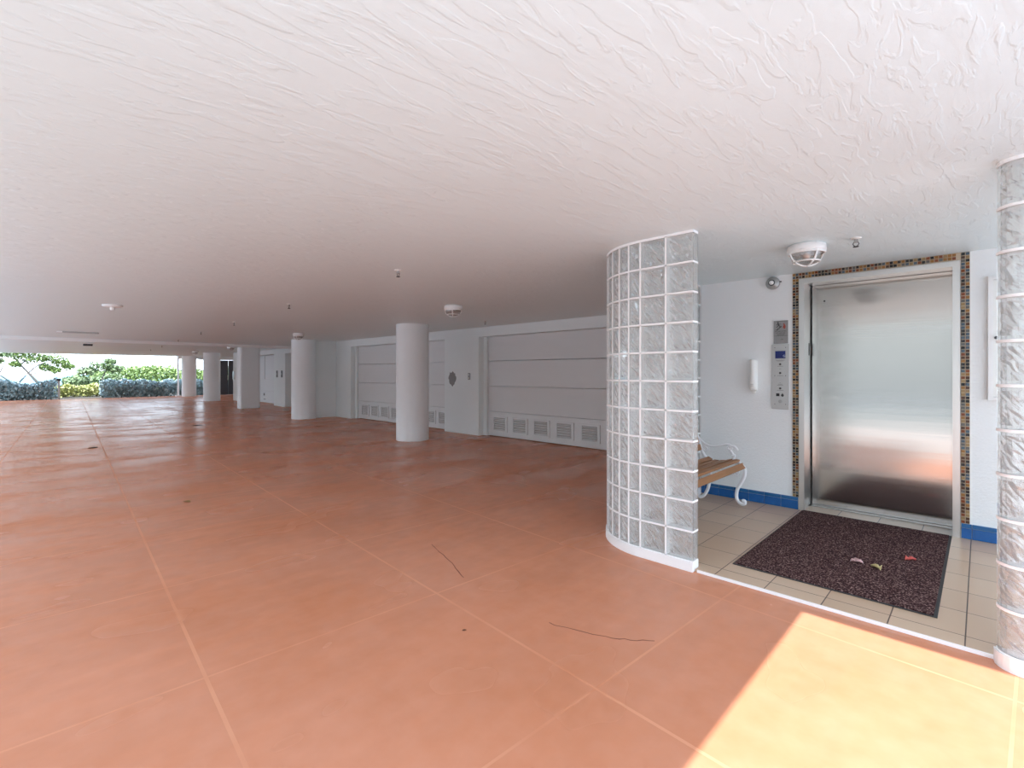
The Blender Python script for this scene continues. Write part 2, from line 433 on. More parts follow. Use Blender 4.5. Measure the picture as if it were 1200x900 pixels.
struct('ground_lawn', MB().box(-4.5, 1.3, -12, -3.4, -0.25, -0.004), M['lawn'], 'dull strip of ground beyond the drive', 'ground')
struct('sea', MB().box(-560, -64, -500, 500, -0.8, -0.5), M['water'], 'pale blue bay water behind the shore trees', 'water')

roof = [(-33.2, -2.3), (-5.5, -2.3), (-5.5, -1.8), (0.45, -1.8), (0.45, 1.9), (1.9, 1.9), (1.9, 11.5), (-33.2, 11.5)]
struct('ceiling', MB().prism(roof, CZ, CZ+0.35), M['ceiling'], 'white trowelled plaster ceiling of the garage and lobby', 'ceiling')
struct('trim_1', MB().box(-18.08, -17.95, -1.3, 7.4, CZ-0.085, CZ), M['white_gloss'], 'thin white painted conduit beam crossing the ceiling', 'beam')

struct('wall_opposite', MB().box(-30, 40, -14.4, -14.0, -0.004, 4.2), M['opposite'], 'grey green wall across the driveway behind the camera', 'wall')
# lobby walls
struct('wall_back', MB().box(-2.20, -1.252, 5.25, 5.60, 0.0, CZ).box(-0.117, 1.9, 5.25, 5.60, 0, CZ).box(-1.252, -0.117, 5.25, 5.60, 2.222, CZ),
       M['stucco'], 'white stucco wall around the elevator', 'wall')
struct('wall_shaft', MB().box(-2.28, 1.9, 5.64, 7.3, 0, CZ), M['stucco'], 'white block wall behind the elevator', 'wall')

# ---------------------------------------------------------------- glass block walls
TH = 0.08
def glass_wall(name, label, blocks, curb_end=None):
    """blocks: list of polylines; every polyline is [(x, y, nx, ny), ...] along the outer face, n pointing out"""
    root = thing(name, label, 'glass wall', (blocks[0][0][0], blocks[0][0][1], 0))
    L = root.location
    rows = 11; z0 = 0.065; zt = CZ-0.012; rh = (zt-z0)/rows; j = 0.0065
    gl = MB(); mo = MB(); cu = MB()
    def ribbon(mb, pl, o1, o2, za, zb, wavy=None):
        n = len(pl); vs = []
        for x, y, nx, ny in pl:
            vs += [(x-nx*o1, y-ny*o1, za), (x-nx*o1, y-ny*o1, zb), (x-nx*o2, y-ny*o2, za), (x-nx*o2, y-ny*o2, zb)]
        fs = []
        for i in range(n-1):
            a, b = 4*i, 4*(i+1)
            fs += [(a, b, b+1, a+1), (a+2, a+3, b+3, b+2), (a+1, b+1, b+3, a+3), (a, a+2, b+2, b)]
        fs += [(0, 1, 3, 2), (4*(n-1), 4*(n-1)+2, 4*(n-1)+3, 4*(n-1)+1)]
        k0 = len(mb.mi); mb.add(vs, fs)
        if wavy is not None:                  # only the pane's inner face is moulded
            for i in range(n-1): mb.mi[k0+4*i+wavy] = 1
    def cut(pl, d0, d1):                       # trim a polyline by lengths at both ends
        P = [Vector(p) for p in pl]
        seg = [math.hypot(P[i+1][0]-P[i][0], P[i+1][1]-P[i][1]) for i in range(len(P)-1)]
        tot = sum(seg)
        def at(s):
            for i, q in enumerate(seg):
                if s <= q or i == len(seg)-1: return P[i].lerp(P[i+1], s/q)
                s -= q
        out = [at(d0)]; acc = 0
        for i in range(1, len(P)-1):
            acc += seg[i-1]
            if d0 < acc < tot-d1: out.append(P[i])
        out.append(at(tot-d1)); return [tuple(p) for p in out]
    def pane(mb, pl, o1, o2, za, zb, wavy):     # pane with a flat margin and a moulded centre on its inner face
        mg = 0.017
        def ins(p):
            P = [Vector(q) for q in p]; out = [P[0]]
            L0 = math.hypot(P[1][0]-P[0][0], P[1][1]-P[0][1]); L1 = math.hypot(P[-1][0]-P[-2][0], P[-1][1]-P[-2][1])
            out.append(P[0].lerp(P[1], min(.45, mg/L0))); out += P[1:-1]; out.append(P[-1].lerp(P[-2], min(.45, mg/L1))); out.append(P[-1])
            return out
        p = ins(pl); zs = [za, za+mg, zb-mg, zb]; n = len(p); m = 4
        vs = []; fs = []; mi = []
        for o in (o1, o2):
            for q in p:
                for z in zs: vs.append((q[0]-q[2]*o, q[1]-q[3]*o, z))
        def ix(k, i, j): return k*n*m+i*m+j
        for k in (0, 1):
            for i in range(n-1):
                for j in range(m-1):
                    fs.append((ix(k, i, j), ix(k, i+1, j), ix(k, i+1, j+1), ix(k, i, j+1))); mi.append(1 if k == wavy and 0 < i < n-2 and j == 1 else 0)
        for i in range(n-1):
            for j in (0, m-1): fs.append((ix(0, i, j), ix(1, i, j), ix(1, i+1, j), ix(0, i+1, j))); mi.append(0)
        for j in range(m-1):
            for i in (0, n-1): fs.append((ix(0, i, j), ix(0, i, j+1), ix(1, i, j+1), ix(1, i, j))); mi.append(0)
        k0 = len(mb.mi); mb.add(vs, fs); mb.mi[k0:] = mi
    for bi, pl in enumerate(blocks):
        tot = sum(math.hypot(pl[i+1][0]-pl[i][0], pl[i+1][1]-pl[i][1]) for i in range(len(pl)-1))
        inner = cut(pl, j if bi else 0.0, j)
        for r in range(rows):
            za, zb = z0+r*rh+j, z0+(r+1)*rh-j
            pane(gl, inner, 0.003, 0.012, za, zb, 1)
            if not bi: ribbon(gl, cut(pl, 0.0, tot-0.008), 0.0125, TH-0.0125, za, zb)
            pane(gl, inner, TH-0.012, TH-0.003, za, zb, 0)
        # vertical mortar at both sides of the block
        if bi: ribbon(mo, cut(pl, 0, tot-j), 0.0, TH, z0, zt)
        ribbon(mo, cut(pl, tot-j, 0), 0.0, TH, z0, zt)
        for r in range(rows+1):
            zc = z0+r*rh
            ribbon(mo, pl, 0.0, TH, max(zc-j, z0), min(zc+j, CZ-0.001) if r < rows else CZ-0.001)
        ribbon(cu, pl, -0.008, TH+0.004, 0.0, z0)
    for mb, nm, mm in ((gl, 'glass_blocks', [M['glass'], M['glass_wavy']]), (mo, 'mortar_grid', M['mortar']), (cu, 'curb', M['curb'])):
        o = mb.build(nm, mm, None, loc=tuple(L)); o.location = (0, 0, 0); o.parent = root
    return root

def line_pl(x0, y0, x1, y1, nx, ny): return [(x0, y0, nx, ny), (x1, y1, nx, ny)]
bl = []
GX, GY, GR = -1.765, 3.15, 0.52
bl.append(line_pl(-1.375, GY, -1.57, GY, 0, -1)); bl.append(line_pl(-1.57, GY, GX, GY, 0, -1))
for k in range(8):
    pl = []
    for s in range(4):
        a = (k+s/3)*PI/16
        pl.append((GX-GR*math.sin(a), GY+GR-GR*math.cos(a), -math.sin(a), -math.cos(a)))
    bl.append(pl)
yy = GY+GR
while yy < 5.14:
    y2 = min(yy+0.1975, 5.25); bl.append(line_pl(GX-GR, yy, GX-GR, y2, -1, 0)); yy = y2
glass_wall('glass_block_wall', 'curved glass block wall left of the bench and elevator lobby', bl)
br = [[]]
R2 = 0.09
for s in range(7):
    a = s/6*PI/2
    br[0].append((0.05+R2-R2*math.cos(a), 3.155-R2*math.sin(a), -math.cos(a), -math.sin(a)))
br[0].append((0.27, 3.155-R2, 0, -1))
x = 0.27
for k in range(4):
    br.append(line_pl(x, 3.155-R2, x+0.2, 3.155-R2, 0, -1)); x += 0.2
glass_wall('glass_block_wall', 'glass block wall with rounded end at the right edge of the lobby', br)

# lobby tile slab (inside the glass walls) and its pale edge strip
poly = [(-1.37, 3.172), (1.0, 3.172), (1.0, 5.25), (-0.117, 5.25), (-0.117, 5.52), (-1.252, 5.52), (-1.252, 5.25), (-2.195, 5.25)]
for k in range(8, -1, -1):
    a = k*PI/16; r = GR-TH-0.008
    poly.append((GX-r*math.sin(a), GY+GR-r*math.cos(a)))
poly.append((-1.37, GY+TH+0.008))
struct('floor_lobby', MB().prism(poly, 0.0, LZ), M['tile'], 'beige tiled lobby floor in front of the elevator', 'floor')
struct('trim_2', MB().box(-1.355, 0.045, 3.164, 3.172, 0, LZ+0.001), M['curb'], 'pale edge strip along the front of the lobby tiles', 'edge strip')

# blue tile baseboards
def base(name, x0, x1, label):
    bk = MB().box(x0, x1, 5.243, 5.25, LZ, LZ+0.118)
    o = struct(name, bk, M['tile_grout'], label, 'baseboard')
    t = MB(); b2 = MB(); w = 0.15; x = x1
    while x > x0+0.01:
        xa = max(x-w, x0)
        t.box(xa+0.002, x-0.002, 5.236, 5.2435, LZ+0.002, LZ+0.082)
        b2.box(xa+0.002, x-0.002, 5.236, 5.2435, LZ+0.086, LZ+0.117)
        x = xa
    t.build('tile_row', M['blue_tile'], o); b2.build('cap_row', M['blue_tile_edge'], o)
base('baseboard_back', -2.195, -1.258, 'cobalt blue tiled baseboard under the bench')
base('baseboard_right', -0.112, 1.0, 'cobalt blue tiled baseboard right of the elevator')

# mosaic border around the elevator doorway
mz = MB().box(-1.307, -1.254, 5.244, 5.25, LZ+0.118, CZ-0.002).box(-0.115, -0.062, 5.244, 5.25, LZ+0.118, CZ-0.002).box(-1.254, -0.115, 5.244, 5.25, 2.226, CZ-0.002)
mo_o = struct('trim_4', mz, M['grout'], 'brown and amber mosaic tile border framing the elevator doorway', 'mosaic border')
rnd = random.Random(3)
tl = MB(); P = 0.0265; t2 = 0.0215
wts = [4, 4, 7, 4, 3, 3, 4]
def mtile(xc, zc):
    tl.cur = rnd.choices(range(7), wts)[0]
    tl.box(xc-t2/2, xc+t2/2, 5.2405, 5.2445, zc-t2/2, zc+t2/2)
z = CZ-0.016
while z > LZ+0.13:
    for xc in (-1.307+0.0135, -1.307+0.040, -0.115+0.0135, -0.115+0.040): mtile(xc, z)
    z -= P
n = int((1.254-0.115)/P)
for i in range(n):
    for k in range(2): mtile(-1.254+P*(i+.5), CZ-0.016-P*k)
tl.build('mosaic_tiles', MOS, mo_o)

# ------------------------------------------------------------------ elevator door
d1 = thing('door_1', 'brushed steel elevator door in steel frame', 'elevator door', (-0.685, 5.53, LZ), kind='structure')
def child(mb, name, m, root, bevel=0, label=None):
    o = mb.build(name, m, None, bevel, loc=tuple(root.location)); o.location = (0, 0, 0); o.parent = root
    if label: o['label'] = label
    return o
def sub(mb, name, m, root, part):            # a piece of a part, one level deeper
    o = child(mb, name, m, root); o.parent = part; return o
child(MB().box(-1.203, -0.167, 5.53, 5.565, LZ+0.012, 2.186), 'door_panel', M['steel'], d1)
child(MB().box(-1.2515, -1.207, 5.238, 5.285, LZ, 2.2215).box(-1.2515, -1.215, 5.285, 5.56, LZ, 2.2215), 'jamb', M['jamb_steel'], d1)
child(MB().box(-0.163, -0.1175, 5.238, 5.285, LZ, 2.2215).box(-0.155, -0.1175, 5.285, 5.56, LZ, 2.2215), 'jamb', M['jamb_steel'], d1)
child(MB().box(-1.207, -0.163, 5.238, 5.285, 2.178, 2.2215).box(-1.207, -0.163, 5.285, 5.56, 2.19, 2.2215), 'header', M['jamb_steel'], d1)
child(MB().box(-1.206, -0.164, 5.47, 5.527, LZ, LZ+0.008), 'sill', M['threshold'], d1)
kh = child(MB().lathe([(0.008, 0), (0.008, 0.004)], 12, Matrix.Translation((-1.10, 5.53, 2.03)) @ Matrix.Rotation(PI/2, 4, 'X')), 'keyhole', M['black'], d1)
child(MB().box(-1.2155, -1.213, 5.44, 5.475, 1.50, 1.62), 'floor_plate', M['dark_metal'], d1, label='small dark plate on the left jamb')

# ------------------------------------------------------------------ garage bays along the back
GYF = 6.85
struct('wall_leak_block', MB().box(-13.3, -2.285, 7.14, 7.25, 0, 2.09).box(-24.4, -20.67, 7.95, 8.4, 0, CZ), M['garage_wall'], 'unseen white backing added behind the garage doors against light leaks', 'wall')  # added backing, blocks light that leaked through the door seams
struct('wall_garage', MB().box(-14.1, -13.18, GYF, 7.25, 0, CZ).box(-8.78, -7.617, GYF, 7.25, 0, CZ).box(-3.1, -2.285, GYF, 7.25, 0, CZ)
       .box(-13.18, -8.78, GYF, 7.25, 2.09, CZ).box(-7.617, -3.1, GYF, 7.25, 2.09, CZ), M['garage_wall'], 'white garage wall with recessed door bays', 'wall')
struct('wall_corner', MB().box(-14.32, -14.1, 6.0, 8.3, 0, CZ), M['garage_wall'], 'white end wall meeting the round column in the corner', 'wall')
def garage_door(name, label, x0, x1, vents):
    r = thing(name, label, 'garage door', ((x0+x1)/2, 7.03, 0), kind='structure')
    child(MB().box(x0-0.105, x0, 6.985, 7.08, 0, 2.089).box(x1, x1+0.10, 6.985, 7.08, 0, 2.089), 'door_frame', M['garage_wall'], r)
    for k, (za, zb) in enumerate(((0.012, 0.515), (0.521, 1.048), (1.054, 1.572), (1.582, 2.088))):
        p = child(MB().box(x0+0.004, x1-0.004, 7.03, 7.075, za, zb), 'door_section', M['door_paint'], r, bevel=0.004)
        if k == 0:
            for vx in vents:
                w, h = 0.43, 0.32; za_ = 0.105
                f = MB()
                f.box(vx, vx+w, 7.012, 7.03, za_, za_+0.028).box(vx, vx+w, 7.012, 7.03, za_+h-0.028, za_+h)
                f.box(vx, vx+0.05, 7.012, 7.03, za_+0.028, za_+h-0.028).box(vx+w-0.05, vx+w, 7.012, 7.03, za_+0.028, za_+h-0.028)
                for q in range(6):
                    zc = za_+0.045+q*0.046
                    mtx = Matrix.Translation((vx+w/2, 7.022, zc)) @ Matrix.Rotation(math.radians(35), 4, 'X')
                    f.box(-w/2+0.05, w/2-0.05, -0.014, 0.014, -0.003, 0.003, mtx)
                f.cur = 1; f.box(vx+0.05, vx+w-0.05, 7.0285, 7.03, za_+0.028, za_+h-0.028)
                v = f.build('louvered_vent', [M['door_paint'], M['louver_shade']], None, loc=tuple(r.location))
                v.location = (0, 0, 0); v.parent = p
    return r
garage_door('door_2', 'white sectional garage door nearest the glass block wall', -7.51, -3.2, [-7.375+0.562*k for k in range(7)])
garage_door('door_3', 'white sectional garage door half hidden behind the round column', -13.07, -8.9, [-12.87+0.517*k for k in range(8)])

# patch, switch on the pier between doors
pp = []
for k in range(26):
    a = 2*PI*k/26; rr = 0.85+0.3*rnd.random()
    pp.append((-8.50+0.125*rr*math.cos(a), 1.20+0.155*rr*math.sin(a)))
tag(MB().prism_xz(pp, GYF-0.006, GYF).build('cement_patch', M['grey_patch']), 'bare grey patch of cement on the white garage wall', 'wall patch')
sw = thing('light_switch', 'small wall switch right of the grey patch on the garage wall', 'switch', (-7.92, GYF, 1.25))
child(MB().box(-7.955, -7.885, GYF-0.012, GYF, 1.18, 1.325), 'cover_plate', M['plaque'], sw, 0.003)
for zq in (1.20, 1.27): child(MB().box(-7.93, -7.91, GYF-0.024, GYF-0.012, zq, zq+.03), 'toggle', M['white_plastic'], sw)

# farther bays
struct('wall_bay', MB().box(-20.67, -19.5, 7.4, 8.4, 0, CZ).box(-25.9, -24.4, 7.4, 8.4, 0, CZ).box(-24.4, -20.67, 7.4, 7.7, 2.09, CZ)
       .box(-19.5, -14.32, 7.4, 7.7, 2.09, CZ).box(-19.5, -14.32, 8.1, 8.4, 0, CZ), M['garage_wall'], 'white garage walls of the far bays', 'wall')
d4 = thing('door_4', 'pale garage door lit by daylight in the far bay', 'garage door', (-22.5, 7.85, 0), kind='structure')
for k in range(4):
    child(MB().box(-24.38, -20.69, 7.85, 7.9, 0.012+k*0.52, 0.525+k*0.52), 'door_section', M['daylit_door'], d4)
child(MB().box(-23.0, -22.96, 7.842, 7.85, 1.05, 2.08), 'track', M['gray_metal'], d4)
child(MB().box(-23.12, -23.02, 7.835, 7.85, 0.32, 0.42).box(-23.12, -22.9, 7.835, 7.85, 0.14, 0.17), 'latch', M['dark_metal'], d4)
for k, xs in enumerate((-20.32, -19.82)):
    s_ = thing('light_switch', ['dark switch on the far bay pier, farther of two', 'dark switch on the far bay pier, nearer of two'][k], 'switch', (xs, 7.4, 1.3), 'switches on the far bay pier')
    child(MB().box(xs-0.06, xs+0.06, 7.385, 7.4, 1.15, 1.42), 'cover_plate', M['dark_metal'], s_)
    child(MB().box(xs-0.02, xs+0.02, 7.37, 7.385, 1.26, 1.31), 'toggle', M['gray_metal'], s_)
struct('wall_far', MB().box(-32.9, -32.5, 7.55, 8.5, 2.1, CZ).box(-32.9, -32.5, 9.6, 11.5, 0, CZ).box(-32.9, -32.5, 8.5, 9.6, 2.1, CZ).box(-32.9, -25.9, 10.2, 10.4, 0, CZ).box(-32.9, -32.5, 8.42, 8.5, 0, 2.1),
       M['garage_wall'], 'white far end wall of the garage', 'wall')
d5 = thing('door_5', 'dark grey double door in the far end wall', 'door', (-32.6, 9.05, 0), kind='structure')
for ya in (8.51, 9.06):
    lf = child(MB().box(-32.62, -32.57, ya, ya+0.53, 0.02, 2.08), 'door_leaf', M['dark_door'], d5)
child(MB().box(-32.57, -32.53, 9.0, 9.02, 0.9, 1.2), 'handle', M['gray_metal'], d5)
struct('trim_3', MB().box(-32.9, -32.6, 6.5, 8.42, 2.14, CZ), M['white_gloss'], 'white header beam over the far opening', 'beam')
wl_ = thing('wall_box', 'white wall box with dark front on the far bay wall', 'wall box', (-25.97, 7.55, 1.0))
child(MB().box(-26.0, -25.9, 7.42, 7.68, 0.98, 1.45), 'housing', M['white_gloss'], wl_, 0.01)
child(MB().box(-25.9, -25.66, 7.37, 7.4, 1.02, 1.42), 'cover', M['gray_metal'], wl_)

# ------------------------------------------------------------------ columns
def column(x, y, r, label, ceil=CZ):
    mb = MB().lathe([(r, 0.0), (r, ceil)], 64, Matrix.Translation((x, y, 0)))
    o = mb.build('column', M['column'], loc=(x, y, 0))
    return tag(o, label, 'column', 'columns of the garage')
column(-8.14, 5.55, 0.32, 'round white column in the middle, nearest the camera')
column(-14.17, 5.90, 0.33, 'round white column joined to the corner wall')
column(-26.30, 6.60, 0.35, 'round white column left of the dark double door')
column(-32.30, 6.97, 0.35, 'farthest round white column at the edge of the hedge')
pr = []
for cx, cy, a0 in ((-19.72, 6.49, 0), (-20.03, 6.49, 90), (-20.03, 5.92, 180), (-19.72, 5.92, 270)):
    for k in range(4):
        a = math.radians(a0+30*k); pr.append((cx+0.06*math.cos(a), cy+0.06*math.sin(a)))
tag(MB().prism(pr, 0, CZ).build('pier', M['column']), 'flat white pier between the dark double door and the pale garage door', 'pier')
ps = thing('post', 'thin pale post left of the farthest round column', 'post', (-32.75, 6.62, 0))
child(MB().box(-32.79, -32.71, 6.50, 6.58, 0.02, CZ), 'shaft', M['white_gloss'], ps)
child(MB().box(-32.85, -32.65, 6.42, 6.66, 0, 0.06), 'base', M['white_gloss'], ps)

# ------------------------------------------------------------------ floor cracks and debris
def ribbon_path(pts, w):
    mb = MB(); vs = []
    for i, (x, y) in enumerate(pts):
        a, b = pts[max(i-1, 0)], pts[min(i+1, len(pts)-1)]
        d = Vector((b[0]-a[0], b[1]-a[1], 0)).normalized(); nrm = Vector((-d.y, d.x, 0))
        ww = w*(0.4+0.8*rnd.random())
        vs += [Vector((x, y, 0.0012))+nrm*ww, Vector((x, y, 0.0012))-nrm*ww]
    vs2 = [Vector((p.x, p.y, -0.002)) for p in vs]; n = len(vs)
    fs = []
    for i in range(len(pts)-1):
        a = 2*i
        fs += [(a, a+1, a+3, a+2), (n+a, n+a+2, n+a+3, n+a+1), (a, a+2, n+a+2, n+a), (a+1, n+a+1, n+a+3, a+3)]
    mb.add(vs+vs2, fs); return mb
def wob(pts, k=6):
    out = []
    for i in range(len(pts)-1):
        for s in range(k):
            t = s/k
            out.append((pts[i][0]*(1-t)+pts[i+1][0]*t+rnd.uniform(-.006, .006), pts[i][1]*(1-t)+pts[i+1][1]*t+rnd.uniform(-.006, .006)))
    out.append(pts[-1]); return out
M['crack'] = mat('crack_dark', (0.16, 0.055, 0.03), 0.9)
tag(ribbon_path(wob([(-1.642, 1.98), (-1.476, 2.027), (-1.296, 2.102), (-1.16, 2.211)]), 0.0022).build('crack', M['crack']), 'curved hairline crack in the terracotta floor near the camera', 'crack', kind='structure')
tag(ribbon_path(wob([(-3.051, 2.256), (-2.70, 2.15), (-2.406, 2.034)]), 0.0022).build('crack', M['crack']), 'straight hairline crack in the terracotta floor left of the glass wall', 'crack', kind='structure')

def leaf_mesh(cx, cy, z, r, m, name, label, cat, ang, fold=0.3, lobes=1, group=None):
    mb = MB(); n = 8; top = []
    pts = []
    for k in range(n):
        a = 2*PI*k/n
        rr = r*(1.0 if k % 4 == 0 else 0.62 if k % 2 else 0.5)*(0.85+0.3*rnd.random())
        pts.append((rr*math.cos(a), rr*math.sin(a)))
    c, s = math.cos(ang), math.sin(ang)
    def tr(x, y, zz): return (cx+x*c-y*s, cy+x*s+y*c, z+zz)
    vs = [tr(0, 0, 0.001)] + [tr(x, y, 0.001+abs(y)*fold) for x, y in pts] + [tr(0, 0, 0.003)] + [tr(x, y, 0.003+abs(y)*fold) for x, y in pts]
    fs = []
    for k in range(n):
        a, b = 1+k, 1+(k+1) % n
        fs += [(0, b, a), (n+1, n+1+a, n+1+b), (a, b, n+1+b, n+1+a)]
    mb.add(vs, fs)
    return tag(mb.build(name, m), label, cat, group)
leaf_mesh(-5.872, 1.248, 0, 0.05, M['brown_leaf'], 'leaf', 'ochre fallen leaf alone on the terracotta floor', 'leaf', 0.4)
leaf_mesh(-1.911, 1.618, 0, 0.012, M['dry_leaf'], 'leaf', 'tiny dark crumb on the floor below the joint crossing', 'leaf', 1.0)
leaf_mesh(-11.267, 0.987, 0, 0.08, M['dry_leaf'], 'leaf', 'dark leaf on the shiny floor beside a scored joint', 'leaf', 2.0)
d_ = (-14.2, 3.25); leaf_mesh(d_[0], d_[1], 0, 0.14, M['dry_leaf'], 'leaf', 'dark flat debris far back on the shiny floor', 'leaf', 1.2, 0.1)

# ------------------------------------------------------------------ entrance mat and petals
mt_ = thing('entrance_mat', 'dark brown entrance mat in front of the elevator', 'mat', (-0.69, 4.3, LZ))
child(MB().box(-1.222, -0.166, 3.43, 5.225, LZ, LZ+0.006), 'rubber_border', M['mat_edge'], mt_, 0.002)
child(MB().box(-1.21, -0.182, 3.442, 5.213, LZ+0.006, LZ+0.012), 'pile', M['carpet'], mt_)
def petal(x, y, m, label, ang):
    mb = MB()
    for k, (da, ln) in enumerate(((0.5, 1.0), (-0.55, 0.9), (2.9, 0.55))):
        a = ang+da; L = 0.044*ln
        cx, cy = x+math.cos(a)*L*0.55, y+math.sin(a)*L*0.55
        vs = []; fs = []; n = 10
        for zz in (0.0, 0.003):
            vs.append((cx, cy, LZ+0.0125+zz+0.003))
            for q in range(n):
                t = 2*PI*q/n; px_, py_ = L*0.62*math.cos(t), L*0.42*math.sin(t)
                vs.append((cx+px_*math.cos(a)-py_*math.sin(a), cy+px_*math.sin(a)+py_*math.cos(a), LZ+0.0125+zz+0.020*abs(math.sin(t))))
        for q in range(n):
            b, c = 1+q, 1+(q+1) % n
            fs += [(0, c, b), (n+1, n+1+b, n+1+c), (b, c, n+1+c, n+1+b)]
        mb.add(vs, fs, True)
    return tag(mb.build('petal', m), label, 'petal')
petal(-0.619, 4.017, M['petal_pink'], 'pale pink petal on the brown mat', 0.6)
petal(-0.484, 3.987, M['petal_yellow'], 'cream yellow petal on the brown mat', 2.2)
petal(-0.359, 4.322, M['petal_red'], 'coral red petal on the brown mat', 1.2)

# ------------------------------------------------------------------ wall fittings in the lobby
WY = 5.25
sg = thing('fire_sign', 'grey plaque with running figure and flame above the call panel', 'sign', (-1.41, WY, 1.73))
child(MB().box(-1.474, -1.346, WY-0.008, WY, 1.615, 1.84), 'plate', M['plaque'], sg, 0.002)
ys = WY-0.0085
for zq in (1.832, 1.690): child(MB().box(-1.468, -1.352, ys, ys+0.0004, zq, zq+.0018), 'border_line', M['black'], sg)
pic = MB()
stair = [(-1.455, 1.752), (-1.440, 1.752), (-1.440, 1.764), (-1.426, 1.764), (-1.426, 1.776), (-1.412, 1.776), (-1.412, 1.788), (-1.404, 1.788), (-1.404, 1.782), (-1.407, 1.770), (-1.420, 1.770), (-1.420, 1.758), (-1.434, 1.758), (-1.434, 1.746), (-1.455, 1.746)]
pic.prism_xz(stair, ys, ys+0.0006)
pic.lathe([(0.0065, 0), (0.0065, 0.0006)], 14, Matrix.Translation((-1.434, ys+.0006, 1.823)) @ Matrix.Rotation(PI/2, 4, 'X'))
def stroke(mb, pts, w):
    for (xa, za), (xb, zb) in zip(pts, pts[1:]):
        d = Vector((xb-xa, 0, zb-za)); L = d.length; d.normalize(); nx, nz = -d.z*w, d.x*w
        mb.prism_xz([(xa+nx, za+nz), (xa-nx, za-nz), (xb-nx, zb-nz), (xb+nx, zb+nz)], ys, ys+0.0006)
stroke(pic, [(-1.434, 1.815), (-1.428, 1.792)], 0.005)
stroke(pic, [(-1.434, 1.812), (-1.446, 1.802), (-1.441, 1.795)], 0.002)
stroke(pic, [(-1.432, 1.810), (-1.420, 1.803), (-1.412, 1.808)], 0.002)
stroke(pic, [(-1.428, 1.793), (-1.417, 1.788), (-1.420, 1.777)], 0.003)
stroke(pic, [(-1.429, 1.793), (-1.440, 1.780), (-1.450, 1.776)], 0.003)
child(pic, 'running_figure', M['black'], sg)
child(MB().prism_xz([(-1.385, 1.765), (-1.377, 1.757), (-1.371, 1.762), (-1.366, 1.775), (-1.368, 1.790), (-1.375, 1.802), (-1.380, 1.818), (-1.387, 1.804), (-1.383, 1.793), (-1.390, 1.783), (-1.391, 1.772)][::-1], ys, ys+0.0006), 'flame', M['red_ink'], sg)
for words, size, xq, zq in (('IN CASE OF FIRE', .0135, -1.41, 1.735), ('DO NOT USE', .0135, -1.41, 1.718), ('ELEVATOR', .0135, -1.41, 1.701), ('EXIT', .011, -1.398, 1.655)):
    child(MB().text(words, size, xq, ys, zq), 'lettering', M['black'], sg)

cp = thing('call_panel', 'brushed steel elevator call panel with small blue screen', 'control panel', (-1.414, WY, 1.29))
child(MB().box(-1.492, -1.336, WY-0.010, WY, 0.972, 1.606), 'face_plate', M['panel'], cp, 0.002)
yc = WY-0.0105
scr = child(MB().box(-1.457, -1.368, yc-0.002, yc+.001, 1.470, 1.541), 'screen', M['screen'], cp)
child(MB().box(-1.463, -1.362, yc, yc+.0012, 1.464, 1.547), 'bezel', M['gray_metal'], cp)
sub(MB().text('G', 0.03, -1.378, yc-0.002, 1.492), 'screen_digit', M['lcd_text'], cp, scr)
def disc(mb, x, z, r, d=0.003):
    mb.lathe([(r, 0), (r, d), (r*.8, d+.0015)], 16, Matrix.Translation((x, yc+.0006, z)) @ Matrix.Rotation(PI/2, 4, 'X'))
for xs in (-1.462, -1.366):
    for zs in (1.575, 1.30, 1.02):
        sc_ = MB(); disc(sc_, xs, zs, 0.004, 0.001); child(sc_, 'screw', M['dark_metal'], cp)
for zs, rr in ((1.412, 0.010), (1.326, 0.010), (1.175, 0.010)):
    b_ = MB(); disc(b_, -1.414, zs, rr); child(b_, 'button', M['dark_metal'], cp)
child(MB().box(-1.450, -1.420, yc-.0005, yc+.0004, 1.098, 1.126), 'pictogram', M['black'], cp)
b_ = MB(); disc(b_, -1.394, 1.107, 0.013, 0.0006); b_.prism_xz([(-1.401, 1.117), (-1.387, 1.117), (-1.394, 1.130)], yc-.0004, yc+.0004); child(b_, 'pictogram', M['dark_metal'], cp)
b_ = MB(); disc(b_, -1.414, 1.048, 0.017, 0.002); child(b_, 'key_switch', M['gray_metal'], cp)
for za, w in ((1.452, .085), (1.444, .06), (1.392, .05), (1.366, .015), (1.300, .055), (1.229, .01), (1.216, .04), (1.206, .055), (1.156, .06)):
    ln_ = MB().box(-1.414-w/2, -1.414+w/2, yc-.0003, yc+.0004, za-.0013, za+.0013)
    child(ln_, 'engraved_line', M['dark_metal'], cp)

ph = thing('wall_phone', 'white handset phone hanging on the stucco wall', 'phone', (-1.655, WY, 1.29))
child(MB().box(-1.690, -1.622, WY-0.022, WY, 1.145, 1.455), 'cradle', M['white_plastic'], ph, 0.008)
hp = MB().tube([(-1.655, WY-0.040, z_) for z_ in (1.158, 1.165, 1.20, 1.25, 1.33, 1.40, 1.44, 1.458, 1.464)], [.024, .032, .036, .034, .030, .030, .031, .029, .02], 20)
hs = child(hp, 'handset', M['white_plastic'], ph)
child(MB().tube([(-1.655, WY-.025, 1.15), (-1.660, WY-.03, 1.128), (-1.648, WY-.028, 1.118), (-1.638, WY-.02, 1.128), (-1.642, WY-.01, 1.150)], 0.005, 8), 'cord', M['white_plastic'], ph)
for zq in (1.195, 1.21): sub(MB().box(-1.668, -1.642, WY-0.0765, WY-0.072, zq, zq+.005), 'mouthpiece_slot', M['gray_metal'], ph, hs)

